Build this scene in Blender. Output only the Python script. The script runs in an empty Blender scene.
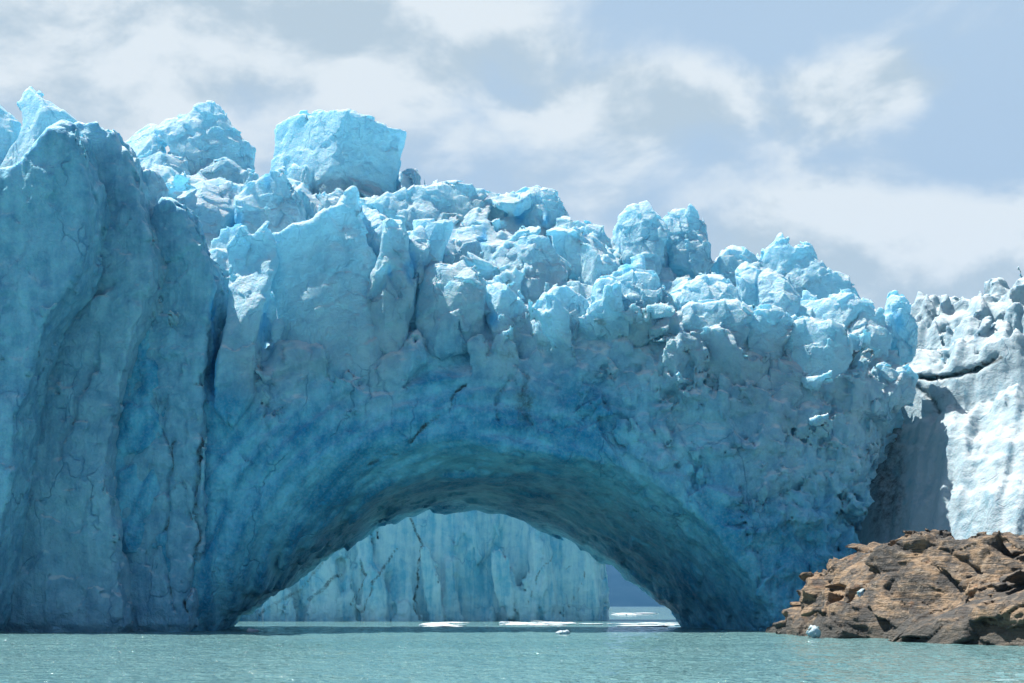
import bpy, math, time
import numpy as np
from mathutils import Vector
from concurrent.futures import ThreadPoolExecutor
T0 = time.time()
C = bpy.context.scene.collection
S = bpy.context.scene
R = math.radians

# ------------------------------------------------------------------ camera
F, HZ, CH = 1422.0, 606.0, 3.0            # focal length in pixels, horizon row, eye height above the water
cam = bpy.data.cameras.new('camera'); co = bpy.data.objects.new('camera', cam); C.objects.link(co)
co.location = (0, 0, CH); co.rotation_euler = (R(90), 0, 0)
cam.sensor_width = 36; cam.lens = F/1024*36
cam.shift_y = (HZ-341.5)/1024
cam.clip_start = .5; cam.clip_end = 30000
S.camera = co

# ------------------------------------------------------------------ light
SUN_AZ, SUN_EL = R(-68), R(63)            # azimuth from the view axis (negative = left), elevation
SKY_STRENGTH, SUN_STRENGTH, EXPOSURE = .05, 5.0, 1.2
sv = Vector((math.sin(SUN_AZ)*math.cos(SUN_EL), math.cos(SUN_AZ)*math.cos(SUN_EL), math.sin(SUN_EL)))
sl = bpy.data.lights.new('sun', 'SUN'); sl.energy = SUN_STRENGTH; sl.angle = R(.53); sl.color = (1, .965, .9)
so = bpy.data.objects.new('sun', sl); C.objects.link(so)
so.rotation_euler = (-sv).to_track_quat('-Z', 'Y').to_euler(); so.location = sv*400
S.view_settings.view_transform = 'Standard'; S.view_settings.look = 'None'
S.view_settings.exposure = EXPOSURE; S.view_settings.gamma = 1
S.view_settings.use_curve_mapping = False
S.render.engine = 'CYCLES'
S.cycles.max_bounces = 8; S.cycles.diffuse_bounces = 3; S.cycles.glossy_bounces = 3
S.cycles.transmission_bounces = 4; S.cycles.caustics_reflective = False; S.cycles.caustics_refractive = False
S.cycles.sample_clamp_indirect = 6

# ------------------------------------------------------------------ node helper
class NT:
    def __init__(s, nt): s.nt = nt; nt.nodes.clear()
    def n(s, t, **k):
        x = s.nt.nodes.new(t)
        ins = k.pop('ins', {})
        for a, b in k.items(): setattr(x, a, b)
        for a, b in ins.items(): s.set(x.inputs[a], b)
        return x
    def set(s, i, v):
        if isinstance(v, bpy.types.NodeSocket): s.nt.links.new(v, i)
        elif isinstance(v, bpy.types.Node): s.nt.links.new(v.outputs[0], i)
        else: i.default_value = v
    def m(s, op, a, b=0.0, c=0.0, clamp=False):
        x = s.n('ShaderNodeMath', operation=op, use_clamp=clamp)
        s.set(x.inputs[0], a); s.set(x.inputs[1], b)
        if op in ('MULTIPLY_ADD', 'SMOOTH_MIN', 'SMOOTH_MAX'): s.set(x.inputs[2], c)
        return x.outputs[0]
    def ramp(s, v, a, b, lo=0.0, hi=1.0, smooth=True):
        x = s.n('ShaderNodeMapRange', interpolation_type='SMOOTHSTEP' if smooth else 'LINEAR')
        s.set(x.inputs[0], v); x.inputs[1].default_value = a; x.inputs[2].default_value = b
        x.inputs[3].default_value = lo; x.inputs[4].default_value = hi
        return x.outputs[0]
    def mix(s, f, a, b, blend='MIX'):
        x = s.n('ShaderNodeMix', data_type='RGBA', blend_type=blend)
        s.set(x.inputs[0], f)
        for i, v in ((6, a), (7, b)):
            s.set(x.inputs[i], (*v, 1) if isinstance(v, tuple) and len(v) == 3 else v)
        return x.outputs[2]
    def noise(s, vec, scale, detail=4, rough=.55, dist=0.0):
        x = s.n('ShaderNodeTexNoise')
        s.set(x.inputs['Vector'], vec); x.inputs['Scale'].default_value = scale
        x.inputs['Detail'].default_value = detail; x.inputs['Roughness'].default_value = rough
        x.inputs['Distortion'].default_value = dist
        return x.outputs[0]
    def mapping(s, vec, scale=(1, 1, 1), rot=(0, 0, 0)):
        x = s.n('ShaderNodeMapping'); s.set(x.inputs[0], vec)
        x.inputs['Scale'].default_value = scale; x.inputs['Rotation'].default_value = rot
        return x.outputs[0]

# ------------------------------------------------------------------ world: sky and clouds
W = bpy.data.worlds.new('World'); S.world = W; W.use_nodes = True
w = NT(W.node_tree)
sky = w.n('ShaderNodeTexSky', sky_type='NISHITA', sun_disc=False, sun_elevation=SUN_EL, sun_rotation=SUN_AZ,
          altitude=200, air_density=1.0, dust_density=1.5, ozone_density=1.0)
tc = w.n('ShaderNodeTexCoord').outputs['Generated']
sep = w.n('ShaderNodeSeparateXYZ', ins={0: tc})
az = w.m('ARCTAN2', sep.outputs[0], sep.outputs[1])
el = w.m('ARCSINE', sep.outputs[2])
cv = w.n('ShaderNodeCombineXYZ', ins={0: az, 1: w.m('MULTIPLY', el, 1.7), 2: 0.0}).outputs[0]
n1 = w.noise(cv, 7.0, 9, .56, .25)
n2 = w.noise(w.n('ShaderNodeVectorMath', operation='ADD', ins={0: cv, 1: (3.3, 1.2, 5)}).outputs[0], 2.6, 4, .5)
n3 = w.noise(w.n('ShaderNodeVectorMath', operation='ADD', ins={0: cv, 1: (.012, .05, .0)}).outputs[0], 7.0, 9, .56, .25)
def blob(px, py, rx, ry, amp):             # a cloud bank round a compass direction and elevation, sizes in degrees
    a0 = math.atan2(px-512, F); e0 = math.atan2(HZ-py, math.hypot(F, px-512))
    dx = w.m('DIVIDE', w.m('SUBTRACT', az, a0), rx/F); dy = w.m('DIVIDE', w.m('SUBTRACT', el, e0), ry/F)
    d = w.m('ADD', w.m('MULTIPLY', dx, dx), w.m('MULTIPLY', dy, dy))
    return w.m('MULTIPLY', w.m('EXPONENT', w.m('MULTIPLY', d, -1.0)), amp)
cov = None
for b in ((60, 30, 380, 80, .55), (330, 25, 240, 55, .5), (170, 160, 330, 90, .22), (640, 100, 110, 45, .62), (880, 85, 75, 34, .6),
          (760, 110, 120, 40, .2), (880, 260, 260, 70, .7), (1040, 260, 200, 90, .45), (600, 190, 90, 40, .25), (740, 25, 120, 45, -.25), (1000, 110, 50, 50, -.15)):
    x = blob(*b); cov = x if cov is None else w.m('ADD', cov, x)
behind = w.ramp(w.m('ABSOLUTE', az), .7, 1.3, 0, .10)
cov = w.m('ADD', cov, behind)
dens = w.m('ADD', w.m('ADD', cov, w.m('MULTIPLY', w.m('SUBTRACT', n1, .5), 1.9)), w.m('MULTIPLY', w.m('SUBTRACT', n2, .5), .5))
dens2 = w.m('ADD', w.m('ADD', cov, w.m('MULTIPLY', w.m('SUBTRACT', n3, .5), 1.9)), w.m('MULTIPLY', w.m('SUBTRACT', n2, .5), .5))
cm = w.ramp(dens, .06, .58)
edge = w.ramp(w.m('SUBTRACT', dens, dens2), -.2, .18)     # thin upper-left rims of a cloud are brighter than its belly
ccol = w.mix(edge, (.225, .272, .305), (.36, .385, .397))
veil = w.mix(w.m('MULTIPLY', w.ramp(n2, .3, .75, .88, .98), w.ramp(w.m('ABSOLUTE', az), .6, 1.4, 1, 0)), sky.outputs[0], (4.2, 5.5, 6.9))
CLOUD = 1/SKY_STRENGTH
cc = w.n('ShaderNodeVectorMath', operation='SCALE', ins={0: ccol}); cc.inputs['Scale'].default_value = CLOUD
col = w.mix(w.m('MULTIPLY', cm, .92), veil, cc.outputs[0])
bg = w.n('ShaderNodeBackground', ins={'Color': col, 'Strength': SKY_STRENGTH})
w.n('ShaderNodeOutputWorld', ins={0: bg.outputs[0]})

# ------------------------------------------------------------------ numpy noise
rng = np.random.default_rng(7)
PERM = rng.permutation(256).astype(np.int32); PERM2 = np.concatenate([PERM, PERM])
G = rng.normal(size=(256, 3)).astype(np.float32); G /= np.linalg.norm(G, axis=1)[:, None]
RND = rng.random((256, 8)).astype(np.float32)
def H(ix, iy, iz): return PERM2[PERM2[PERM2[ix & 255] + (iy & 255)] + (iz & 255)]
def gnoise(p):                              # gradient noise, about -0.7 .. 0.7
    i = np.floor(p).astype(np.int32); f = (p-i).astype(np.float32)
    u = f*f*f*(f*(f*6-15)+10); out = np.zeros(len(p), np.float32)
    for dx in (0, 1):
        wx = u[:, 0] if dx else 1-u[:, 0]
        for dy in (0, 1):
            wy = wx*(u[:, 1] if dy else 1-u[:, 1])
            for dz in (0, 1):
                g = G[H(i[:, 0]+dx, i[:, 1]+dy, i[:, 2]+dz)]
                out += wy*(u[:, 2] if dz else 1-u[:, 2])*(g[:, 0]*(f[:, 0]-dx)+g[:, 1]*(f[:, 1]-dy)+g[:, 2]*(f[:, 2]-dz))
    return out
def fbm(p, scale, oct=3, gain=.5, seed=0.0, ridged=False):
    o = np.zeros(len(p), np.float32); a = 1.0; q = (p*np.float32(scale)+np.float32(seed*17.31)).astype(np.float32)
    for k in range(oct):
        v = gnoise(q); o += a*((.35-np.abs(v)*1.4) if ridged else v); a *= gain; q = q*2.03+7.7
    return o
def cells(p, size, seed=0, jit=.38):        # fractured-block noise: (step, tilt, distance to the crack between two cells)
    q = (p/np.asarray(size, np.float32)).astype(np.float32)+np.float32(seed*13.7)
    b = np.floor(q-.5).astype(np.int32)
    f1 = np.full(len(q), 9e9, np.float32); f2 = f1.copy(); step = np.zeros(len(q), np.float32); tilt = step.copy()
    for dx in (0, 1):
        for dy in (0, 1):
            for dz in (0, 1):
                ix, iy, iz = b[:, 0]+dx, b[:, 1]+dy, b[:, 2]+dz
                h = H(ix, iy, iz); r = RND[h]
                vx = q[:, 0]-(ix+.5+(r[:, 0]-.5)*2*jit); vy = q[:, 1]-(iy+.5+(r[:, 1]-.5)*2*jit); vz = q[:, 2]-(iz+.5+(r[:, 2]-.5)*2*jit)
                d = vx*vx+vy*vy+vz*vz
                new = d < f1
                f2 = np.where(new, f1, np.minimum(f2, d))
                g = G[h]
                step = np.where(new, r[:, 4]-.5, step); tilt = np.where(new, vx*g[:, 0]+vy*g[:, 1]+vz*g[:, 2], tilt)
                f1 = np.where(new, d, f1)
    return step, tilt, np.sqrt(f2)-np.sqrt(f1)
def smax(a, b, k): h = np.clip(.5+.5*(a-b)/k, 0, 1); return b*(1-h)+a*h+k*h*(1-h)
def smin(a, b, k): return -smax(-a, -b, k)
def poly_sdf(x, z, poly):
    poly = np.asarray(poly, np.float32); n = len(poly)
    d = np.full(len(x), 9e9, np.float32); s = np.ones(len(x), np.float32)
    for i in range(n):
        a = poly[i]; b = poly[i-1]; e = b-a
        wx, wz = x-a[0], z-a[1]
        t = np.clip((wx*e[0]+wz*e[1])/max(e[0]**2+e[1]**2, 1e-9), 0, 1)
        d = np.minimum(d, (wx-e[0]*t)**2+(wz-e[1]*t)**2)
        c1 = z >= a[1]; c2 = z < b[1]; c3 = e[0]*wz > e[1]*wx
        s = np.where((c1 & c2 & c3) | (~c1 & ~c2 & ~c3), -s, s)
    return s*np.sqrt(d)
def line_dist(x, z, pts):
    d = np.full(len(x), 9e9, np.float32)
    for a, b in zip(pts[:-1], pts[1:]):
        ex, ez = b[0]-a[0], b[1]-a[1]; wx, wz = x-a[0], z-a[1]
        t = np.clip((wx*ex+wz*ez)/(ex*ex+ez*ez+1e-9), 0, 1)
        d = np.minimum(d, (wx-ex*t)**2+(wz-ez*t)**2)
    return np.sqrt(d)
def pw(px, py, D): return ((px-512)/F*D, CH+(HZ-py)/F*D)
POOL = ThreadPoolExecutor(4)
def peval(f, P, n=120000):
    ch = [P[i:i+n] for i in range(0, len(P), n)]
    return np.concatenate(list(POOL.map(f, ch))) if ch else np.zeros(0, np.float32)

# ------------------------------------------------------------------ solid -> mesh (surface nets on a narrow band)
def mesh_solid(f, lo, hi, h, base=None, band=0.0):
    lo = np.asarray(lo, np.float32); n = np.ceil((np.asarray(hi)-lo)/h).astype(int)+1; K = 4
    n = ((n+K-1)//K)*K+1; nc = (n-1)//K+1
    base = base or f
    ax = [lo[i]+np.arange(nc[i], dtype=np.float32)*h*K for i in range(3)]
    g = np.stack(np.meshgrid(*ax, indexing='ij'), -1).reshape(-1, 3)
    cf = peval(base, g).reshape(nc)
    v = np.empty(n, np.float32)
    near = np.abs(cf) < h*K*1.9+band
    blk = np.zeros(nc-1, bool)
    for dx in (0, 1):
        for dy in (0, 1):
            for dz in (0, 1): blk |= near[dx:nc[0]-1+dx, dy:nc[1]-1+dy, dz:nc[2]-1+dz]
    sg = np.where(cf > 0, 1e3, -1e3).astype(np.float32)
    idx = [np.minimum((np.arange(n[i])+K//2)//K, nc[i]-1) for i in range(3)]
    v[:] = sg[np.ix_(*idx)]
    m = np.zeros(n, bool)
    bi = [np.minimum(np.arange(n[i])//K, nc[i]-2) for i in range(3)]
    m = blk[np.ix_(*bi)]
    for a in range(3):                      # points on the upper face of a marked block belong to it too
        s = [slice(None)]*3; s[a] = slice(K, None, K); t = [slice(None)]*3; t[a] = slice(K-1, -1, K)
        m[tuple(s)] |= m[tuple(t)]
    I = np.argwhere(m)
    P = lo+I.astype(np.float32)*h
    v[m] = peval(f, P)
    ins = v < 0
    cnt = np.zeros(n-1, np.int8)
    for dx in (0, 1):
        for dy in (0, 1):
            for dz in (0, 1): cnt += ins[dx:n[0]-1+dx, dy:n[1]-1+dy, dz:n[2]-1+dz]
    act = (cnt > 0) & (cnt < 8)
    A = np.argwhere(act); vid = np.full(n-1, -1, np.int32); vid[act] = np.arange(len(A))
    acc = np.zeros((len(A), 3), np.float32); num = np.zeros(len(A), np.float32)
    cor = [(i, j, k) for i in (0, 1) for j in (0, 1) for k in (0, 1)]
    val = {c: v[A[:, 0]+c[0], A[:, 1]+c[1], A[:, 2]+c[2]] for c in cor}
    for a in cor:
        for d in range(3):
            if a[d] == 0:
                b = list(a); b[d] = 1; b = tuple(b)
                x = (val[a] < 0) != (val[b] < 0)
                t = np.where(x, val[a]/np.where(x, val[a]-val[b], 1), 0)
                pt = np.tile(np.asarray(a, np.float32), (len(A), 1)); pt[:, d] += t
                acc += pt*x[:, None]; num += x
    V = lo+(A+acc/num[:, None])*h
    Q = []
    for d in range(3):
        e, g_ = [(1, 2), (2, 0), (0, 1)][d]
        s0 = [slice(1, n[i]-1) for i in range(3)]; s0[d] = slice(0, n[d]-1)
        s1 = list(s0); s1[d] = slice(1, n[d])
        a, b = ins[tuple(s0)], ins[tuple(s1)]
        E = np.argwhere(a != b); fl = a[a != b]
        o = np.array([1, 1, 1]); o[d] = 0; E = E+o
        def c(de, dg):
            t = E.copy(); t[:, e] += de; t[:, g_] += dg; return vid[t[:, 0], t[:, 1], t[:, 2]]
        q = np.stack([c(-1, -1), c(0, -1), c(0, 0), c(-1, 0)], 1)
        q[~fl] = q[~fl][:, ::-1]; Q.append(q)
    Q = np.concatenate(Q); Q = Q[(Q >= 0).all(1)]
    if len(Q):                                # keep the one connected piece
        lab = np.arange(len(V)); ed = np.concatenate([Q[:, :2], Q[:, 1:3], Q[:, 2:4]]); 
        while True:
            mn = np.minimum(lab[ed[:, 0]], lab[ed[:, 1]]); new = lab.copy()
            np.minimum.at(new, ed[:, 0], mn); np.minimum.at(new, ed[:, 1], mn)
            new = new[new]
            if (new == lab).all(): break
            lab = new
        u, ct = np.unique(lab, return_counts=True); keep = lab == u[ct.argmax()]
        nid = np.cumsum(keep)-1; Q = nid[Q[keep[Q[:, 0]]]]; V = V[keep]
    return V.astype(np.float32), Q.astype(np.int32)
def to_object(name, V, Q, mat, origin=None, parent=None, attrs=None, smooth=True):
    if origin is None: origin = (float(V[:, 0].mean()), float(V[:, 1].mean()), float(max(V[:, 2].min(), -1)))
    me = bpy.data.meshes.new(name)
    me.vertices.add(len(V)); me.vertices.foreach_set('co', (V-np.asarray(origin, np.float32)).ravel())
    me.loops.add(Q.size); me.loops.foreach_set('vertex_index', Q.ravel())
    me.polygons.add(len(Q)); me.polygons.foreach_set('loop_start', np.arange(len(Q), dtype=np.int32)*Q.shape[1])
    me.update(calc_edges=True); me.validate()
    me.polygons.foreach_set('use_smooth', np.full(len(me.polygons), smooth))
    for k, a in (attrs or {}).items():
        at = me.attributes.new(k, 'FLOAT', 'POINT'); at.data.foreach_set('value', np.asarray(a, np.float32))
    me.materials.append(mat)
    o = bpy.data.objects.new(name, me); C.objects.link(o); o.location = origin
    if parent: o.parent = parent; o.location = Vector(origin)-parent.location
    return o
def tag(o, label=None, cat=None, group=None, kind=None):
    for k, v in (('label', label), ('category', cat), ('group', group), ('kind', kind)):
        if v: o[k] = v
    return o

# ------------------------------------------------------------------ materials
def ice_material(name, deep, mid, crust, crust_lo, crust_hi, kr=(.46, .80), firn=None, streak=.35, sss=.35, glow=.25, bump=1.0, rough=.45, streak_scale=(.5, .5, .06), glowcol=(.42, .82, .99)):
    M = bpy.data.materials.new(name); M.use_nodes = True; t = NT(M.node_tree)
    geo = t.n('ShaderNodeNewGeometry'); P = geo.outputs['Position']; N = t.n('ShaderNodeSeparateXYZ', ins={0: geo.outputs['Normal']})
    big = t.noise(P, .09, 4, .55, .6); med = t.noise(P, .55, 5, .6, .3); fine = t.noise(P, 3.0, 6, .65)
    st = t.noise(t.mapping(P, streak_scale, (0, R(8), 0)), 1.6, 5, .6, .4)
    band = t.n('ShaderNodeAttribute', attribute_name='band').outputs['Fac']
    k = t.m('ADD', t.m('ADD', t.m('MULTIPLY', big, .45), t.m('MULTIPLY', band, .30)), t.m('ADD', t.m('MULTIPLY', med, .45), t.m('MULTIPLY', st, streak)))
    c = t.mix(t.ramp(k, *kr), deep, mid)
    c = t.mix(t.ramp(fine, .42, .72, 0, .15), c, crust)
    fi = t.n('ShaderNodeAttribute', attribute_name='firn').outputs['Fac'] if firn else None
    if firn: c = t.mix(t.m('MULTIPLY', fi, t.ramp(med, .25, .7, .55, 1)), c, firn)     # bubbly old snow near the top, dense blue ice below
    # deep blue clear veins
    v = t.n('ShaderNodeTexVoronoi', feature='DISTANCE_TO_EDGE')
    t.set(v.inputs['Vector'], t.n('ShaderNodeVectorMath', operation='ADD', ins={0: t.mapping(P, (1, 1, .55)), 1: t.n('ShaderNodeVectorMath', operation='SCALE', ins={0: t.n('ShaderNodeTexNoise', ins={'Vector': P, 'Scale': .4}).outputs['Color'], 'Scale': 3.0})}).outputs[0]); v.inputs['Scale'].default_value = .17
    vein = t.m('MULTIPLY', t.ramp(v.outputs[0], .0, .022, 1, 0), t.ramp(t.noise(P, .12, 3), .48, .62))
    c = t.mix(t.m('MULTIPLY', vein, .35), c, (deep[0]*.35, deep[1]*.6, deep[2]*.8))
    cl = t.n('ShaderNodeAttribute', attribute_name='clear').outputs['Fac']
    c = t.mix(t.m('MULTIPLY', t.ramp(t.m('MULTIPLY', cl, t.m('ADD', .4, t.noise(P, .9, 4))), .2, .9), .75, clamp=True), c, (.03, .48, .95))          # clear blue crevasse ice, its glow of transmitted light put into the base colour
    # weathered white crust where ice has lain open to the sky
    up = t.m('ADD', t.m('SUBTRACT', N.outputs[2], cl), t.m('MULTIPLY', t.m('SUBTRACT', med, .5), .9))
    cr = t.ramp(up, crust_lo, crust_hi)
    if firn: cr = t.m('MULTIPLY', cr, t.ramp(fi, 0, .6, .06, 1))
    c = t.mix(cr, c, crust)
    d = t.n('ShaderNodeAttribute', attribute_name='dirt').outputs['Fac']
    dm = t.ramp(t.m('MULTIPLY', d, t.m('ADD', -.3, t.m('MULTIPLY', t.noise(P, 1.1, 7, .75), 2.4))), .25, 1.0, 0, .9)
    c = t.mix(dm, c, (.035, .042, .042))
    b1 = t.noise(P, .9, 7, .62, .4); b2 = t.n('ShaderNodeTexVoronoi', feature='F1', ins={'Vector': t.mapping(P, (1, 1, .7))}); b2.inputs['Scale'].default_value = .8
    b3 = t.noise(P, 5, 4, .6)
    hgt = t.m('ADD', t.m('MULTIPLY', b1, .9), t.m('ADD', t.m('MULTIPLY', b2.outputs[0], .22), t.m('ADD', t.m('MULTIPLY', st, .5), t.m('ADD', t.m('MULTIPLY', b3, .16), t.m('MULTIPLY', t.noise(P, 2.3, 5, .65, .8), .28)))))
    hgt = t.m('SUBTRACT', hgt, t.m('MULTIPLY', vein, .25))
    bp = t.n('ShaderNodeBump', ins={'Strength': .8*bump, 'Distance': .7, 'Height': hgt})
    pr = t.n('ShaderNodeBsdfPrincipled', ins={'Base Color': c, 'Roughness': t.m('ADD', rough, t.m('MULTIPLY', cr, .3)), 'IOR': 1.31, 'Normal': bp.outputs[0], 'Specular IOR Level': .08})
    if sss:
        pr.inputs['Subsurface Weight'].default_value = sss
        pr.inputs['Subsurface Radius'].default_value = (.12, .55, 1.0); pr.inputs['Subsurface Scale'].default_value = 1.4
    sh = pr.outputs[0]
    if glow:
        tr = t.n('ShaderNodeBsdfTranslucent', ins={'Color': t.mix(cr, (*glowcol, 1), (.5, .8, .95)), 'Normal': bp.outputs[0]})
        gf = t.m('MULTIPLY', t.m('SUBTRACT', 1.0, dm), glow)
        if firn: gf = t.m('MULTIPLY', gf, fi)
        sh = t.n('ShaderNodeMixShader', ins={0: gf, 1: sh, 2: tr.outputs[0]}).outputs[0]
    t.n('ShaderNodeOutputMaterial', ins={0: sh})
    return M
ICE = ice_material('glacier_ice', (.026, .29, .52), (.19, .64, .86), (.82, .92, .96), .25, .8, firn=(.65, .90, .98), sss=.2, glow=.5, bump=1.25)
BLOCK = ICE
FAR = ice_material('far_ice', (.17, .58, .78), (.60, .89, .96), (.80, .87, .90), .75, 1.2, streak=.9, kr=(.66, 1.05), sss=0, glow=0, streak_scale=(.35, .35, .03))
TONGUE = ice_material('white_ice', (.13, .27, .35), (.32, .41, .455), (.47, .52, .54), .35, 1.0, streak=.6, sss=.15, glow=.14, bump=.8, rough=.6)

def rock_material():
    M = bpy.data.materials.new('rock'); M.use_nodes = True; t = NT(M.node_tree)
    geo = t.n('ShaderNodeNewGeometry'); P = geo.outputs['Position']
    a = t.noise(P, .22, 5, .6, .5); b = t.noise(P, 1.2, 7, .68); s = t.noise(t.mapping(P, (.5, .5, 3.2), (0, R(-28), 0)), .9, 6, .65, .5)
    c = t.mix(t.ramp(t.m('ADD', t.m('MULTIPLY', a, .5), t.m('MULTIPLY', s, .6)), .46, .62), (.05, .046, .042), (.29, .195, .115))
    c = t.mix(t.ramp(b, .45, .72, 0, .75), c, (.31, .255, .195))
    c = t.mix(t.ramp(t.noise(P, .45, 5, .6), .60, .70, 0, .6), c, (.24, .11, .045))
    c = t.mix(t.ramp(t.noise(t.mapping(P, (1, 1, 1), (1, 2, 3)), .35, 5, .65), .46, .58, 0, .85), c, (.045, .045, .045))
    sx = t.n('ShaderNodeSeparateXYZ', ins={0: P})
    wet = t.ramp(t.m('ADD', sx.outputs[2], t.m('MULTIPLY', b, 1.2)), 1.0, 3.6, .8, 0)
    c = t.mix(wet, c, (.055, .055, .05))
    hh = t.m('ADD', t.m('MULTIPLY', s, .6), t.m('ADD', t.m('MULTIPLY', b, .6), t.m('MULTIPLY', t.noise(P, 5, 5, .7), .2)))
    bp = t.n('ShaderNodeBump', ins={'Strength': 1.0, 'Distance': 1.1, 'Height': hh})
    pr = t.n('ShaderNodeBsdfPrincipled', ins={'Base Color': c, 'Roughness': .8, 'Normal': bp.outputs[0]})
    t.n('ShaderNodeOutputMaterial', ins={0: pr.outputs[0]})
    return M
ROCK = rock_material()

def water_material():
    M = bpy.data.materials.new('lake_water'); M.use_nodes = True; t = NT(M.node_tree)
    P = t.n('ShaderNodeNewGeometry').outputs['Position']
    big = t.noise(t.mapping(P, (.35, 1, 1)), .05, 4, .6, .5)
    c = t.mix(t.ramp(big, .3, .7), (.082, .175, .182), (.108, .21, .216))
    h = t.m('ADD', t.m('MULTIPLY', t.noise(t.mapping(P, (.7, 1, 1)), 1.1, 2, .6), .45), t.m('MULTIPLY', t.noise(t.mapping(P, (.8, 1, 1)), 2.4, 2, .6), .40))
    bp = t.n('ShaderNodeBump', ins={'Strength': 1.0, 'Distance': 1.0, 'Height': h})
    pr = t.n('ShaderNodeBsdfPrincipled', ins={'Base Color': c, 'Roughness': .035, 'IOR': 1.33, 'Normal': bp.outputs[0]})
    t.n('ShaderNodeOutputMaterial', ins={0: pr.outputs[0]})
    return M
WATER = water_material()

# ------------------------------------------------------------------ water and far hill
def sheet(name, x0, y0, x1, y1, z, mat):
    me = bpy.data.meshes.new(name); me.from_pydata([(x0, y0, z), (x1, y0, z), (x1, y1, z), (x0, y1, z)], [], [(0, 1, 2, 3)])
    me.materials.append(mat); o = bpy.data.objects.new(name, me); C.objects.link(o); return o
def water():
    xs = np.concatenate([[-9000, -3000, -800, -250], np.arange(-96, 96.1, .42), [250, 800, 3000, 9000]]); ys = np.concatenate([[-3000, -500, 0, 25], np.arange(40, 225, .38), [260, 400, 1200, 4000, 16000]])
    X, Y = np.meshgrid(xs, ys, indexing='ij'); n = X.shape
    P = np.stack([X.ravel()*.75, Y.ravel(), np.zeros(X.size)], 1).astype(np.float32)
    fade = np.clip((Y.ravel()-40)/8, 0, 1)*np.clip((222-Y.ravel())/10, 0, 1)*np.clip((95-np.abs(X.ravel()))/5, 0, 1)
    Z = (fbm(P, .22, 2, seed=1)*.10+fbm(P, .75, 3, seed=2)*.085)*fade*(.55+.9*np.clip(.5+fbm(P, .03, 2, seed=4), 0, 1))
    i = np.arange(X.size).reshape(n)
    Q = np.stack([i[:-1, :-1], i[1:, :-1], i[1:, 1:], i[:-1, 1:]], -1).reshape(-1, 4).astype(np.int32)
    tag(to_object('water', np.stack([X.ravel(), Y.ravel(), Z], 1).astype(np.float32), Q, WATER, (0, 100, 0)), kind='structure')
water()
def hill():
    M = bpy.data.materials.new('hill_forest'); M.use_nodes = True; t = NT(M.node_tree)
    P = t.n('ShaderNodeNewGeometry').outputs['Position']
    c = t.mix(t.ramp(t.noise(P, .003, 7, .65), .35, .65), (.006, .016, .024), (.014, .03, .04))
    pr = t.n('ShaderNodeBsdfPrincipled', ins={'Base Color': c, 'Roughness': 1.0, 'Specular IOR Level': 0.0}); t.n('ShaderNodeOutputMaterial', ins={0: pr.outputs[0]})
    nx, ny = 90, 26
    X, Y = np.meshgrid(np.linspace(-900, 4200, nx), np.linspace(7000, 10500, ny), indexing='ij')
    P3 = np.stack([X.ravel(), Y.ravel(), np.zeros(X.size)], 1).astype(np.float32)
    Z = (np.clip((Y.ravel()-7000)/2000, 0, 1)**.8)*(480+fbm(P3, 1/900, 5)*240)*np.clip((X.ravel()+900)/900, 0, 1)*np.clip((4200-X.ravel())/2000, 0, 1)-3
    V = np.stack([X.ravel(), Y.ravel(), Z], 1).astype(np.float32)
    i = np.arange(nx*ny).reshape(nx, ny)
    Q = np.stack([i[:-1, :-1], i[1:, :-1], i[1:, 1:], i[:-1, 1:]], -1).reshape(-1, 4).astype(np.int32)
    tag(to_object('hill', V, Q, M, (0, 8000, 0)), kind='structure')
hill()

def haze():
    M = bpy.data.materials.new('haze_air'); M.use_nodes = True; t = NT(M.node_tree)
    v = t.n('ShaderNodeVolumePrincipled', ins={'Color': (.16, .50, 1, 1), 'Density': 4e-5, 'Anisotropy': 0.0})
    o = t.n('ShaderNodeOutputMaterial'); t.nt.links.new(v.outputs[0], o.inputs['Volume'])
    x0, x1, y0, y1, z0, z1 = -9500, 9500, -3500, 16500, -5, 760
    c = [(x, y, z) for x in (x0, x1) for y in (y0, y1) for z in (z0, z1)]
    me = bpy.data.meshes.new('haze'); me.from_pydata(c, [], [(0, 1, 3, 2), (4, 6, 7, 5), (0, 4, 5, 1), (2, 3, 7, 6), (0, 2, 6, 4), (1, 5, 7, 3)]); me.materials.append(M)
    tag(bpy.data.objects.new('haze', me), kind='stuff'); C.objects.link(bpy.data.objects['haze'])
haze()

# ------------------------------------------------------------------ the ice arch
DF, DS, DB = 167.0, 196.0, 210.0            # front face, skyline ridge, back face of the arch
def pxx(px, D=DF+3): return (px-512)/F*D
LIP = np.array([(-250, 230), (-100, 230), (150, 260), (210, 330), (270, 365), (330, 362), (400, 350), (430, 338), (520, 332), (600, 330), (700, 332), (760, 362), (830, 375), (880, 392), (915, 410), (960, 430)], float)
SKY = np.array([(-250, 165), (-100, 165), (150, 182), (210, 188), (280, 190), (330, 196), (400, 196), (450, 200), (520, 214), (560, 236), (620, 246), (700, 258), (760, 270), (830, 298), (880, 326), (915, 348), (960, 380)], float)
LX = pxx(LIP[:, 0]); SX = pxx(SKY[:, 0]); LZ = CH+(HZ-LIP[:, 1])/F*(DF+2); SZ = CH+(HZ-SKY[:, 1])/F*DS
def yfront(x): return np.interp(x, [-90, -50, -36, -22, 0, 22, 36, 42, 47, 52, 56], [166, 166, 167, 168, 168.5, 168, 168.5, 170.5, 175, 184, 196])
def ztop(x, y):
    a = np.interp(x, LX, LZ); b = np.interp(x, SX, SZ)
    return a+(b-a)*np.clip((y-DF-2)/(DS-DF-2), -.2, 1.06)
def sstep(t): t = np.clip(t, 0, 1); return t*t*(3-2*t)
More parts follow.
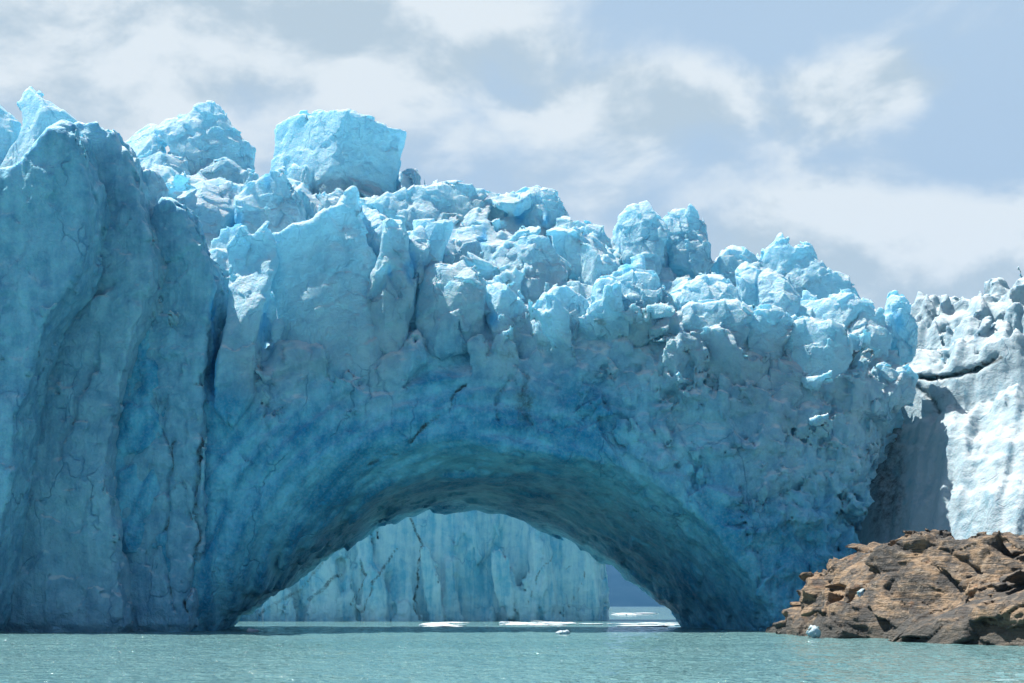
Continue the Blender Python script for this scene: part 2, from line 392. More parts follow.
def firn_at(V):
    lz = np.interp(V[:, 0], LX, LZ); low = np.interp(V[:, 0], [-40, -5, 8, 25], [10, 9, 13, 24])
    return sstep((V[:, 2]-(lz-low)+fbm(V, .11, 3, seed=21)*9)/(low+7))
CLEAR_GLOW = [((213, 372), 6, 42, 166), ((212, 310), 4, 30, 166), ((264, 322), 9, 40, 167), ((411, 268), 7, 22, 168), ((388, 272), 4, 10, 166), ((236, 222), 9, 14, 172), ((494, 320), 9, 12, 166), ((628, 268), 6, 9, 168), ((519, 216), 7, 13, 168),
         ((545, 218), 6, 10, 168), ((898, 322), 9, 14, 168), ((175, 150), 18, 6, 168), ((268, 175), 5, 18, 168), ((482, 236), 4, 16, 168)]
def clear_glow_at(V):  # mask of the clear crevasse ice whose glow is painted in
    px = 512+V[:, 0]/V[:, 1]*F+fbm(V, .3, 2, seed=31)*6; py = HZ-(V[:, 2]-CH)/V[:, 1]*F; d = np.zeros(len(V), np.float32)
    for (a, b), rx, ry, y0 in CLEAR_GLOW: d = np.maximum(d, np.exp(-(((px-a)/rx)**2+((py-b)/ry)**2))*(V[:, 1] > y0)*(.9 if rx < 15 else .35))
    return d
# tunnel: front and back rims as radius by angle about an axis
CX, CZ = -4.0, 0.0
def rim(pts, D):
    q = np.array([pw(a, b, D) for a, b in pts]); th = np.arctan2(q[:, 1]-CZ, q[:, 0]-CX); r = np.hypot(q[:, 0]-CX, q[:, 1]-CZ); th = np.where(th < -1.6, th+2*np.pi, th)
    o = np.argsort(th); return th[o], r[o]
FRONT = rim([(205, 650), (222, 628), (262, 588), (302, 543), (345, 505), (390, 482), (440, 467), (500, 462), (560, 463), (610, 470), (655, 490), (695, 520), (728, 556), (755, 596), (775, 632), (780, 650)], DF+2)
BACK = rim([(225, 650), (242, 622), (300, 586), (350, 554), (415, 521), (445, 516), (490, 521), (530, 535), (560, 548), (590, 567), (615, 581), (640, 602), (657, 614), (672, 632), (676, 650)], DB-1)
def tunnel(x, y, z):
    th = np.arctan2(z-CZ, x-CX); th = np.where(th < -1.6, th+2*np.pi, th); r = np.hypot(x-CX, z-CZ)
    rf = np.interp(th, *FRONT); rb = np.interp(th, *BACK)
    t = np.clip((DB-1-y)/(DB-DF-3), 0, 1)
    t = np.interp(t, [0, .35, .8, 1], [0, .25, .72, 1])
    left = np.interp(th, [.9, 1.5, 2.2, 3.1], [0, .25, 1, 1])            # the left haunch flares softly into the face
    fl = np.clip(1-(y-yfront(x)+1.0)/9.0, 0, 1)**2.2
    return rb+(rf-rb)*t+fl*(.4+7.0*left) - r, th, r
def arch_base(P):
    x, y, z = P[:, 0], P[:, 1], P[:, 2]
    lean = np.clip(z-20, 0, 40)*np.interp(x, [-40, -20, 20, 45], [.03, .12, .12, .22])
    f = yfront(x)+lean-y
    for cx_, w_, z_, dp in ((-35.4, 1.2, 27, 7), (-29.2, 1.3, 30, 7), (-11.9, .9, 36, 5), (-2.2, 1.0, 33, 3)):
        f = f+dp*np.exp(-((x-cx_+.5*np.sin(z*.4))/w_)**2)*np.clip((z-z_)/5, 0, 1)
    f = f+np.clip(.9-z, 0, 1)*.8                                  # melt notch at the waterline
    f = smax(f, (z-ztop(x, y))*.8, 2.0)
    f = np.maximum(f, y-np.interp(x, [-60, -38, 55], [214, DB, DB-4]))
    f = np.maximum(f, np.maximum(x-54, -2.2-z))
    f = smax(f, (x-(38.5+.22*z+np.clip(y-172, 0, 30)*.25))*.9, 2.0)
    tv, th, r = tunnel(x, y, z)
    return smax(f, tv, .5)
GROOVES = [  # dark cracks and veins on the face, (pixel polyline, width in m, dirt)
    ([(722, 380), (668, 388), (660, 420), (654, 460), (643, 500)], .30, .25), ([(470, 380), (452, 400), (410, 440), (385, 452), (360, 470)], .28, .9),
    ([(408, 320), (400, 350), (398, 380)], .30, .5), ([(513, 348), (522, 372), (528, 415), (537, 460)], .35, .6), ([(500, 420), (497, 395), (510, 372)], .25, .5),
    ([(585, 412), (610, 403), (640, 406)], .3, .5), ([(345, 520), (322, 552), (300, 580)], .25, .6), ([(808, 388), (795, 400), (812, 394)], .5, .7),
    ([(835, 420), (825, 436), (818, 452)], .25, .2), ([(850, 430), (845, 445)], .25, .2), ([(795, 500), (812, 512), (830, 505)], .3, .2), ([(742, 480), (758, 505), (780, 540)], .3, .15),
    ([(865, 306), (852, 332), (838, 345)], .35, .5), ([(800, 302), (825, 307), (838, 318)], .35, .3), ([(890, 330), (905, 350), (900, 372)], .4, .5)]
GROOVES = [([pw(a, b, DF+1) for a, b in p], wd, dt) for p, wd, dt in GROOVES]
STAIN = [((510, 360), 16, 8, .30), ((525, 410), 14, 30, .35), ((855, 350), 50, 18, .42), ((880, 440), 16, 40, .25), ((895, 375), 18, 14, .4), ((420, 360), 14, 30, .2), ((300, 420), 30, 20, .12)]
def arch_full(P):
    x, y, z = P[:, 0], P[:, 1], P[:, 2]
    wp = P+np.stack([fbm(P, .10, 2, seed=1), fbm(P, .10, 2, seed=2), fbm(P, .10, 2, seed=3)], 1)*2.2
    f = arch_base(P)
    tv, th, r = tunnel(x, y, z)
    inn = np.clip((tv+4)/4, 0, 1)                                    # near / inside the tunnel: smoother, scalloped
    topz = np.clip((z-np.interp(x, LX, LZ)+5)/6, 0, 1)
    right = np.clip((x-2)/20, 0, 1)
    s, tl, e = cells(wp, (6.0, 6.0, 7.0), 1)
    edge = np.clip((205-y)/9, .15, 1); topz = topz*edge
    f = f+topz*(s*4.2+tl*4.0)+(1-edge)*.8
    s2, tl2, e2 = cells(wp+np.float32(31.0), (2.7, 2.7, 3.2), 2)
    f = f+(topz*1.0+(1-topz)*(1-inn)*(.28+.45*right))*(s2*1.15+tl2*1.3)
    s3, tl3, e3 = cells(wp+np.float32(11.0), (4.8, 4.8, 4.4), 5)
    f = f+(1-topz)*(1-inn*.8)*(.25+.75*right)*(s3*1.0+tl3*1.9)
    f = f+(1-topz)*fbm(P, .16, 3, seed=4)*np.float32(1.1)*(1-.6*inn)
    s4, tl4, e4 = cells(wp+np.float32(57.0), (1.5, 1.5, 1.4), 7)
    f = f+(.25+.75*right)*(1-inn*.9)*(s4*.45+tl4*.8+np.clip(.12-e4, 0, .12)*2.2)
    Q = np.stack([r*.75, (th*2.2), y*.12], 1).astype(np.float32)      # ribs that sweep round the vault
    Q2 = np.stack([r*.26, (th*1.6), y*.22], 1).astype(np.float32)
    vault = np.clip(1-(-tv)/26, 0, 1)*np.interp(x, [-40, -8, 4], [1, .9, .45])*(1-topz)
    f = f+vault*(fbm(Q, 1, 4, seed=6)*1.3+fbm(Q2, 1, 2, seed=8, ridged=True)*1.1)
    cw1 = fbm(P, .3, 3, seed=9)*1.5; cw2 = fbm(P, .3, 3, seed=10)*1.5; cw3 = np.clip(.45+fbm(P, .25, 2, seed=13)*1.6, 0, .8)
    for g, wd, dt in GROOVES:
        d = line_dist(x+cw1, z+cw2, g)
        f = f+np.where(y < 185, np.clip(1-d/(wd*1.4), 0, 1)*cw3, 0)
    return f
V, Q = mesh_solid(arch_full, (-74, 159, -3), (58, 217, 64), .30, arch_base, 4.5)
def arch_dirt(V):
    x, z, y = V[:, 0], V[:, 2], V[:, 1]
    px = 512+x/y*F; py = HZ-(z-CH)/y*F
    d = np.zeros(len(V), np.float32); c1 = fbm(V, .3, 3, seed=9)*1.5; c2 = fbm(V, .3, 3, seed=10)*1.5; c3 = np.clip(.55+fbm(V, .25, 2, seed=13)*1.8, .1, 1)
    for g, wd, dt in GROOVES: d = np.maximum(d, dt*1.1*c3*np.clip(1.2-line_dist(x+c1, z+c2, g)/(wd*1.3), 0, 1)*(y < 184))
    for (a, b), rx, ry, am in STAIN: d = np.maximum(d, am*2.1*np.exp(-(((x-pw(a, b, DF+6)[0])*F/(DF+6)/rx)**2+((z-pw(a, b, DF+6)[1])*F/(DF+6)/ry)**2))*(y < 190))
    return d
tv, th, r = tunnel(V[:, 0], V[:, 1], V[:, 2])
bd = fbm(np.stack([r*.75, th*2.2, V[:, 1]*.12], 1).astype(np.float32), 1, 4, seed=6)*np.clip(1+tv/30, 0, 1)*np.interp(V[:, 0], [-38, 0, 25], [1, .9, .3])
arch = to_object('ice_arch', V, Q, ICE, (0, 182, 0), attrs={'dirt': arch_dirt(V), 'firn': firn_at(V), 'clear': clear_glow_at(V), 'band': bd})
tag(arch, 'huge blue ice bridge with a wide dark tunnel over the water', 'ice arch')
print('arch', len(V), round(time.time()-T0, 1))

# ------------------------------------------------------------------ seracs, traced one by one
def base_depth(px, py):
    lip = np.interp(px, LIP[:, 0], LIP[:, 1]); sk = np.interp(px, SKY[:, 0], SKY[:, 1])
    t = (lip-py)/(lip-sk)
    return DF+np.clip(t, -.06, 1.1)*(DS-DF)
def serac(name, label, poly, D=None, T=None, res=None, lean=.38, seed=None, rough=.72, facets=5, skirt=14, mat=None, cat='ice tower', group='seracs along the top of the glacier', cracks=(), stains=(), rnd=.2, flat=.8, bev=.45, part=None, blend=None, firn=None, ridge=None):
    poly = np.array(poly, float)
    k = seed if seed is not None else int(poly[:, 0].sum()*7+poly[:, 1].sum()*3)
    rg = np.random.default_rng(k)
    bot = poly[:, 1].max(); cx = poly[:, 0].mean()
    if D == 'face':
        bx, bz = pw(cx, bot-8, DF+1); D = float(yfront(bx)+np.clip(bz-20, 0, 40)*np.interp(bx, [-40, -20, 20, 45], [.03, .12, .12, .22])-.9); lean = min(lean, .24)
        if blend is None: blend = 1.6
    if D is None: D = float(base_depth(cx, bot-4))-.5
    pw_ = poly.copy()
    if skirt:                                # the foot runs down into the glacier
        pw_[:, 1] = np.where(poly[:, 1] > bot-.22*(bot-poly[:, 1].min()), poly[:, 1]+skirt, poly[:, 1])
    q = np.array([pw(a, b, D) for a, b in pw_])
    if T is None: T = float(np.clip(.62*min(*np.ptp(q, axis=0))+1.5, 2.0, 13))
    q = np.array([pw(a, b, D+.4*T) for a, b in pw_])
    x0, z0 = q.min(0); x1, z1 = q.max(0); wid, hei = x1-x0, z1-z0
    if T is None: T = float(np.clip(.62*min(wid, hei)+1.5, 2.0, 13))
    zc = (z0+z1)/2; xc = (x0+x1)/2
    yaw = rg.uniform(.15, .55)*rg.choice([-1, 1])
    pl = [(yaw, rg.uniform(-.05, .1), rg.uniform(-.02, .03)*T), (-yaw*rg.uniform(.8, 2.2), rg.uniform(-.05, .3), -rg.uniform(.02, .16)*T)]
    for i in range(facets): pl.append((rg.uniform(-.9, .9), rg.uniform(-.2, .8), -rg.uniform(.10, .30)*T))   # fracture planes of the front
    if ridge: pl = [(-.15, .01, 0), (.22, 0, -.6), (.05, .16, -3.5)]
    xr = pw(ridge, 0, D+.2*T)[0] if ridge else xc+rg.uniform(-.22, .22)*wid; zr = zc+rg.uniform(-.1, .25)*hei
    so_ = rg.uniform(0, 50); zb = z0+.6*hei
    if blend is None: blend = 4.0 if D < 170 else 1.0
    def f(P):
        cs, ct, ce = cells(P, (2.1, 2.1, 2.1), int(so_) % 7+3)
        wx = fbm(P, .6, 3, seed=so_)*.24*rough+ct*.5*rough; wz = fbm(P, .6, 3, seed=so_+3)*.24*rough+(ct*.6+cs*.4)*rough
        lw = fbm(P, .16, 2, seed=so_+5)*min(wid, hei)*.05*rough
        x = P[:, 0]+wx; z = P[:, 2]+wz; y = P[:, 1]+lw
        yy = y-D-np.clip(z-z0, 0, 60)*lean*np.interp(hei, [4, 30], [1, .4])
        d2 = poly_sdf(x, z, q)
        fr = np.zeros(len(P), np.float32)
        wob = fbm(P*np.array([.3, .3, 1], np.float32), .09, 3, seed=so_+2)*4 if ridge else 0
        for a_, b_, c_ in pl: fr = np.maximum(fr, (x-xr+wob)*a_*flat+(z-zr)*b_*flat+c_)
        fr = np.minimum(fr, .62*T)+np.clip((zb-z)/(zb-z0+.01), 0, 1)**2*blend
        dep = yy-fr
        d2 = d2+(0 if ridge else np.clip((yy-.45*T)/T, 0, 2)**2*min(wid, hei)*.22)+np.clip(bev-dep, 0, bev)*.8-.2
        g = smax(d2, -dep, .03+.1*rnd)
        g = smax(g, (yy-T), .6)
        s, tl, e = cells(P+np.stack([wx, lw, wz], 1)*2, (4.2, 3.4, 4.6), int(so_) % 9)
        g = g+rough*(s*.30+tl*.75+cs*.16+ct*.40)+rough*fbm(P, .9, 3, seed=so_+7)*.10
        for cpts, wd, dt in cr: g = g+np.clip(1-line_dist(P[:, 0]+fbm(P, .3, 3, seed=9)*1.3, P[:, 2], cpts)/(wd*1.5), 0, 1)*.7
        return np.maximum(g+np.clip(.9-P[:, 2], 0, 1)*.7, -1.8-P[:, 2])
    cr = [([pw(a, b, D) for a, b in p], wd, dt) for p, wd, dt in cracks]
    st = [(pw(a, b, D), rx*D/F, ry*D/F, am) for (a, b), rx, ry, am in stains]
    if res is None: res = float(np.clip(max(wid, hei)/75, .11, .22))
    lo = (x0-1.5, D-3.5, max(z0-1, -2.6)); hi = (x1+1.5, D+T+np.clip(hei*lean, 0, 12)+2, z1+1.5)
    V, Q = mesh_solid(f, lo, hi, res, None, 1.6)
    d = np.zeros(len(V), np.float32); nx = fbm(V, .3, 3, seed=9)*1.3; c3 = np.clip(.6+fbm(V, .25, 2, seed=13)*1.8, .1, 1)
    for cpts, wd, dt in cr: d = np.maximum(d, dt*1.1*c3*np.clip(1.2-line_dist(V[:, 0]+nx, V[:, 2], cpts)/(wd*1.4), 0, 1))
    for (a, b), rx, ry, am in st: d = np.maximum(d, am*1.5*np.exp(-(((V[:, 0]-a)/rx)**2+((V[:, 2]-b)/ry)**2)))
    fn = firn_at(V) if firn is None else np.full(len(V), firn)
    o = to_object(name, V, Q, mat or BLOCK, attrs={'dirt': d, 'firn': fn, 'clear': clear_glow_at(V)})
    if part:
        o.name = part; o.parent = arch; o.location -= arch.location; o['label'] = label; return o
    return tag(o, label, cat, group)

CL = 'fins of the ice cliff'
cliff = dict(mat=ICE, cat='ice fin', group=CL, facets=2, skirt=0, lean=.06, blend=0, bev=.25, flat=1, rough=.6, rnd=0)
serac('ice_fin', 'broad blue ice fin with a sharp peak, frontmost on the cliff', [(-90, 185), (0, 176), (19, 170), (38, 157), (57, 138), (68, 130), (77, 133), (88, 168), (93, 189), (97, 206), (90, 262), (79, 293), (50, 331), (38, 370), (26, 416), (16, 500), (4, 560), (-10, 640), (-90, 640)], D=155, T=12, res=.26, ridge=80, firn=.25, **cliff)
serac('ice_fin', 'tall rounded blue ice fin with a bright right edge beside the peaked fin', [(-60, 250), (60, 150), (81, 129), (100, 130), (117, 139), (129, 157), (138, 180), (143, 206), (158, 260), (160, 269), (155, 293), (150, 316), (138, 342), (129, 380), (117, 427), (112, 470), (122, 540), (134, 640), (-60, 640)], D=161.5, T=12, res=.26, ridge=140, cracks=[([(88, 290), (96, 286), (105, 280)], .5, .5), ([(96, 330), (80, 380), (66, 420), (56, 455)], .3, .1)], firn=.36, **cliff)
serac('ice_fin', 'darker weathered ice pillar with black cracks between the rounded fin and the blue crevasse', [(160, 210), (166, 204), (173, 203), (185, 212), (193, 225), (197, 245), (210, 262), (217, 290), (210, 318), (211, 337), (205, 380), (209, 440), (207, 520), (196, 640), (110, 640), (112, 430), (132, 345), (150, 300), (156, 262), (150, 235)], D=165.2, T=10, res=.24, ridge=196, cracks=[([(170, 440), (166, 480), (164, 520), (168, 575), (170, 610)], .25, .8), ([(203, 400), (206, 440), (196, 500), (192, 560), (188, 612)], .25, .8), ([(163, 395), (160, 420), (166, 452)], .2, .5)], stains=[((195, 383), 7, 3, .5)], firn=0.26, **cliff)
serac('ice_fin', 'thin pale ice blade wedged behind the rounded fin', [(139, 177), (152, 174), (163, 188), (160, 210), (152, 236), (143, 240)], D=170, T=5, **{**cliff, 'firn': .7})
serac('ice_pinnacle', 'slender bright blue ice pinnacle with two small tips left of a deep crevasse', [(222, 240), (232, 228), (240, 219), (247, 229), (253, 228), (262, 219), (270, 234), (275, 256), (269, 275), (263, 300), (257, 340), (252, 400), (235, 430), (217, 410), (221, 360), (228, 316), (226, 266)], D=165.6, T=6, lean=.05, blend=.4, rough=.5, facets=3, skirt=0, cat='ice pinnacle')
serac('serac', 'pale ice spike leaning left, highest point at the left edge', [(26, 84), (20, 88), (13, 97), (19, 108), (22, 122), (18, 136), (8, 150), (-6, 175), (-6, 240), (90, 240), (84, 150), (78, 124), (62, 112), (52, 106), (40, 98), (33, 90)], D=178, T=7, lean=.1, facets=3, rough=.35)
serac('serac', 'short pale ice spike cut by the left picture edge', [(-60, 120), (-20, 98), (0, 108), (10, 116), (17, 125), (18, 145), (4, 180), (-60, 200)], D=181, T=7, lean=.1, facets=3, rough=.35)
serac('serac', 'pale rounded ice hump leaning against the blue hump-backed serac', [(116, 138), (124, 128), (132, 121), (143, 116), (153, 121), (161, 148), (170, 165), (128, 165)], D=199, T=6, rough=.35)
serac('serac', 'blue hump-backed serac with a square knob on its crown', [(150, 122), (158, 116), (170, 114), (187, 112), (192, 106), (196, 100), (205, 97), (215, 100), (219, 108), (222, 116), (231, 127), (240, 137), (248, 145), (248, 172), (182, 172), (166, 148)], D=197, T=9, cracks=[([(153, 125), (160, 140), (176, 156)], .35, .1), ([(180, 121), (190, 130)], .3, .1)], rough=.55)
serac('serac', 'smooth pale ice block below the humped serac at the far left', [(131, 162), (142, 154), (158, 151), (182, 156), (184, 172), (170, 194), (148, 190)], T=6, rough=.35)
serac('serac', 'white snowy ice cone in front of the blue hump-backed serac', [(174, 168), (188, 158), (201, 151), (209, 155), (218, 161), (240, 168), (256, 178), (250, 192), (180, 192)], T=7)
serac('serac', 'broad pale ice slab with a slanting white crest above the blue crevasse', [(163, 196), (180, 184), (195, 175), (211, 167), (237, 173), (236, 190), (232, 208), (214, 226), (204, 240), (190, 236), (184, 207), (172, 202)], D=181, T=8, rough=.35)
serac('serac', 'large flat-topped ice slab standing highest of all on the skyline', [(272, 119), (284, 113), (300, 112), (316, 111), (326, 112), (337, 118), (352, 119), (369, 124), (385, 129), (401, 133), (399, 142), (397, 155), (395, 173), (396, 200), (330, 205), (269, 200), (269, 170), (271, 139)], D=196, T=10, lean=.05, facets=1, rnd=.35, stains=[((302, 138), 3, 2, .3), ((320, 147), 3, 2, .3), ((345, 155), 5, 3, .35), ((370, 131), 6, 2, .3), ((325, 160), 4, 2, .3)], rough=.55)
serac('serac', 'small upright ice tooth beside the large flat-topped slab', [(394, 174), (404, 168), (414, 163), (417, 172), (418, 200), (394, 205)], D=198, T=4, facets=2, rough=.35)
serac('serac', 'rounded pale ice block at the left foot of the flat-topped slab', [(280, 176), (284, 168), (294, 164), (303, 168), (311, 173), (309, 188), (305, 200), (288, 200)], T=5)
serac('serac', 'scalloped ice block in front of the middle of the flat-topped slab', [(317, 186), (321, 177), (327, 171), (338, 169), (347, 163), (354, 168), (363, 172), (366, 186), (364, 204), (322, 204)], T=6)
serac('serac', 'wide white snow-crusted block sloping down left of the flat-topped slab', [(238, 198), (252, 186), (266, 175), (278, 168), (286, 182), (296, 200), (304, 226), (292, 240), (262, 240), (240, 224)], T=9, D=181)
serac('serac', 'low white rubbly ice ridge below the scalloped block', [(299, 204), (315, 198), (326, 191), (334, 188), (343, 198), (334, 214), (318, 226), (302, 226)], T=6)
serac('serac', 'massive blue ice tower with a white shoulder and a shaded right side', [(351, 187), (344, 196), (337, 206), (326, 215), (313, 226), (300, 231), (287, 235), (272, 238), (277, 252), (271, 275), (279, 300), (281, 335), (276, 372), (320, 392), (396, 392), (392, 320), (378, 268), (366, 240), (359, 218)], D='face', T=13, lean=.24, facets=4, skirt=0, res=.24, rough=.6)
serac('serac', 'narrow pale ice blade rising right behind the massive ice tower', [(359, 198), (370, 203), (379, 210), (386, 222), (387, 244), (382, 268), (372, 270), (364, 240)], D=173, T=5)
serac('serac', 'tall flat-topped blue ice column split by a blue crack', [(384, 219), (392, 217), (401, 218), (405, 234), (409, 268), (412, 296), (407, 328), (400, 365), (374, 350), (364, 310), (374, 276), (382, 250)], D='face', T=7, lean=.12, facets=3, skirt=0, cracks=[([(391, 266), (382, 276), (374, 290)], .45, 0.0)])
serac('serac', 'grey weathered ice wedge beside the flat-topped column', [(403, 224), (416, 223), (426, 238), (427, 248), (420, 262), (412, 284), (404, 260)], D=171, T=5)
serac('serac', 'clean triangular ice slab hanging behind the grey weathered wedge', [(414, 220), (430, 222), (450, 224), (444, 244), (434, 266), (420, 275), (418, 245)], D=177, T=5, lean=.05, facets=1, rough=.35)
serac('serac', 'broad low white snow dome on the skyline right of the flat-topped slab', [(370, 206), (388, 198), (405, 190), (420, 186), (440, 184), (460, 186), (482, 190), (482, 216), (478, 232), (440, 236), (400, 222)], D=187, T=12, lean=.5)
serac('serac', 'pale ice step in the slope beneath the snow dome', [(440, 246), (456, 238), (475, 231), (486, 240), (485, 262), (440, 268), (432, 260)], T=6, part='ice_step')
serac('serac', 'rounded teal ice tower with ragged white crust above the long face crack', [(424, 275), (430, 266), (440, 262), (452, 262), (461, 260), (470, 266), (480, 280), (484, 296), (480, 318), (470, 345), (440, 356), (420, 345), (417, 312)], D='face', T=9, lean=.18, facets=3, skirt=6, stains=[((462, 262), 10, 4, .3)])
serac('serac', 'bright blue wedge of ice right of the rounded teal tower', [(484, 290), (488, 283), (498, 285), (512, 292), (523, 302), (526, 318), (522, 334), (500, 340), (486, 320)], D='face', T=6)
serac('serac', 'upright ice block with vertical flutes left of the big blue skyline dome', [(462, 200), (472, 192), (484, 188), (492, 190), (501, 195), (503, 214), (494, 230), (464, 232)], D=190, T=6)
serac('serac', 'big rounded blue ice dome with a hollow at its base on the skyline', [(496, 215), (502, 204), (511, 193), (523, 187), (538, 186), (550, 190), (558, 196), (567, 218), (568, 232), (500, 236)], D=192, T=8, cracks=[([(520, 208), (518, 228)], .8, 0), ([(541, 212), (547, 226)], .6, 0)])
serac('serac', 'white crumbling snow mound below the big blue dome', [(486, 272), (496, 248), (508, 238), (524, 236), (542, 240), (554, 252), (566, 268), (560, 282), (520, 290), (490, 286)], T=9, lean=.5)
serac('serac', 'jumbled pale ice heap right of the big blue dome', [(550, 222), (562, 219), (577, 220), (588, 224), (598, 230), (607, 246), (600, 258), (560, 262), (552, 246)], T=8, lean=.35)
serac('serac', 'tall rounded pale ice tower on the skyline with deep blue hole at its foot', [(618, 222), (622, 212), (627, 205), (636, 202), (646, 200), (654, 205), (662, 211), (668, 222), (668, 234), (664, 250), (650, 272), (630, 274), (622, 250)], D=184, T=8, cracks=[([(627, 262), (628, 276)], .8, 0)])
serac('serac', 'tilted pale ice slab with a straight right edge falling to the sky', [(666, 215), (676, 208), (688, 204), (699, 207), (704, 224), (710, 250), (700, 262), (672, 250)], D=187, T=6)
serac('serac', 'small lobed white ice block in front of the tilted slab', [(661, 244), (668, 236), (680, 229), (686, 237), (698, 238), (706, 243), (706, 258), (690, 268), (668, 262)], T=5)
serac('serac', 'smooth two-humped ice block above the tunnel, front row', [(596, 284), (600, 277), (609, 274), (622, 277), (636, 272), (650, 273), (656, 282), (658, 298), (640, 320), (598, 320), (595, 305)], D='face', T=7, lean=.3, facets=2, part='ice_bulge')
serac('serac', 'angular pale ice block overlapping the two-humped block', [(617, 308), (624, 297), (630, 289), (646, 290), (662, 290), (672, 296), (678, 306), (672, 324), (640, 334), (620, 328)], D='face', T=6, lean=.3, part='ice_bulge')
serac('serac', 'pointed pale ice block above the middle of the arch, front row', [(530, 318), (540, 302), (548, 293), (557, 286), (568, 288), (578, 292), (584, 306), (572, 326), (545, 336), (530, 330)], D='face', T=6, lean=.3, part='ice_bulge')
serac('serac', 'long smooth domed block right of the angular front block', [(672, 295), (686, 284), (700, 276), (712, 273), (724, 274), (732, 280), (738, 290), (738, 306), (706, 318), (680, 310)], D=172, T=7, lean=.35, facets=2)
serac('serac', 'low ice shelf with a clean front below the long domed block', [(660, 326), (672, 314), (690, 304), (712, 303), (736, 306), (748, 320), (740, 338), (690, 345), (664, 340)], D='face', T=7, lean=.35, facets=3, part='ice_shelf')
serac('serac', 'sharp white ice spire with a second lower tip beside it', [(757, 268), (764, 256), (768, 246), (775, 240), (782, 233), (788, 242), (794, 252), (800, 241), (806, 246), (813, 256), (816, 264), (832, 274), (846, 282), (862, 292), (856, 306), (800, 304), (770, 290)], D=190, T=7, lean=.15, facets=2, stains=[((815, 281), 26, 8, .38)])
serac('serac', 'weathered ice mound left of the sharp spire', [(716, 262), (724, 252), (733, 246), (744, 248), (754, 252), (764, 260), (768, 274), (752, 288), (722, 286)], T=7)
serac('serac', 'small rounded blue ice knob below the weathered mound', [(740, 267), (744, 263), (751, 262), (758, 266), (764, 272), (758, 288), (744, 288)], D=180, T=4)
serac('serac', 'pale ice block with a slanted right side below the sharp spire', [(757, 282), (762, 274), (771, 269), (782, 277), (794, 286), (800, 298), (792, 312), (764, 312)], D=177, T=7)
serac('serac', 'rounded tongue-shaped ice block, leftmost of three bulging from the front', [(716, 334), (722, 325), (734, 319), (744, 323), (750, 340), (749, 366), (738, 386), (722, 382), (716, 356)], D='face', T=6, lean=.2, facets=2, part='ice_bulge')
serac('serac', 'wide bright-lipped ice block, middle of three bulging from the front', [(743, 318), (756, 313), (773, 310), (786, 312), (796, 318), (790, 332), (778, 345), (772, 364), (748, 366)], D='face', T=7, lean=.2, facets=2, part='ice_bulge')
serac('serac', 'large pale ice block, rightmost of three bulging from the front', [(779, 346), (786, 332), (796, 322), (808, 317), (820, 322), (841, 327), (850, 344), (846, 366), (822, 382), (784, 376)], D='face', T=8, lean=.22, facets=3, part='ice_bulge')
serac('serac', 'domed ice shelf beneath the three bulging front blocks', [(738, 384), (746, 366), (764, 357), (780, 360), (796, 368), (808, 380), (815, 398), (790, 416), (750, 410)], D='face', T=7, lean=.2, facets=2, part='ice_shelf')
serac('serac', 'white crusted ice ledge above the dark gully at the right', [(868, 380), (873, 368), (884, 366), (896, 369), (908, 367), (921, 376), (916, 388), (896, 394), (872, 390)], D='face', T=5, lean=.3, part='ice_ledge')
serac('serac', 'hooked ice horn with a blue hollow at the right end of the ridge', [(884, 326), (888, 306), (893, 294), (898, 299), (903, 297), (908, 312), (917, 334), (912, 346), (896, 344)], D=180, T=5, lean=.1, cracks=[([(891, 310), (898, 330), (908, 340)], .7, 0)])
serac('serac', 'dirty grey-blue ice slab with a long dark crack near the right end', [(798, 304), (815, 296), (835, 292), (850, 291), (868, 300), (882, 312), (892, 334), (884, 356), (850, 352), (822, 340), (804, 322)], D=176, T=8, lean=.45, facets=2, cracks=[([(864, 306), (856, 322), (848, 336), (838, 344)], .35, .7)], stains=[((850, 310), 30, 14, .3)], part='ice_slab')
print('seracs', round(time.time()-T0, 1))

# ------------------------------------------------------------------ ice wall seen through the arch
def wall_f(P):
    x, y, z = P[:, 0], P[:, 1], P[:, 2]
    fl = fbm(np.stack([x*.16+z*.02, y*.16, z*.025], 1).astype(np.float32), 1, 4, seed=2)*4.4+fbm(P, .5, 3, seed=5)*.6
    s, tl, e = cells(P+np.stack([fl, fl, fl], 1), (5, 5, 16), 3)
    f = smax(280-y+z*.05, x-19+z*.03, .6)
    f = smax(f, (x-14.5)*.9-(y-279)*.5, .6)
    return np.maximum(np.maximum(f+fl+tl*1.6+s*1.2, z-48-fbm(P, .08, 2)*6), np.maximum(-1.8-z, y-320))
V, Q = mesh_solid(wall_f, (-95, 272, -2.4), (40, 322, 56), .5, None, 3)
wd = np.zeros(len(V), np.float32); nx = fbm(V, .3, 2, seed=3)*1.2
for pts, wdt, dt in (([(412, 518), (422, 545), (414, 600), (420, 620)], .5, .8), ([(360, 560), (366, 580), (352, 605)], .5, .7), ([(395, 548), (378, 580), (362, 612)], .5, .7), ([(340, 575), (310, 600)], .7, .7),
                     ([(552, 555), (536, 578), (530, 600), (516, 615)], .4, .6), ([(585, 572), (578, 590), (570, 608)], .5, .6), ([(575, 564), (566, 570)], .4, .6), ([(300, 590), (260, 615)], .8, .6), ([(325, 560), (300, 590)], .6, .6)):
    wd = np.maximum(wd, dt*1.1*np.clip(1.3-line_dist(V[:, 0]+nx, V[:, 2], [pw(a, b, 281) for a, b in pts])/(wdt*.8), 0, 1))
tag(to_object('glacier_wall', V, Q, FAR, attrs={'dirt': wd}), 'fluted pale blue ice wall seen through the arch', 'ice wall')

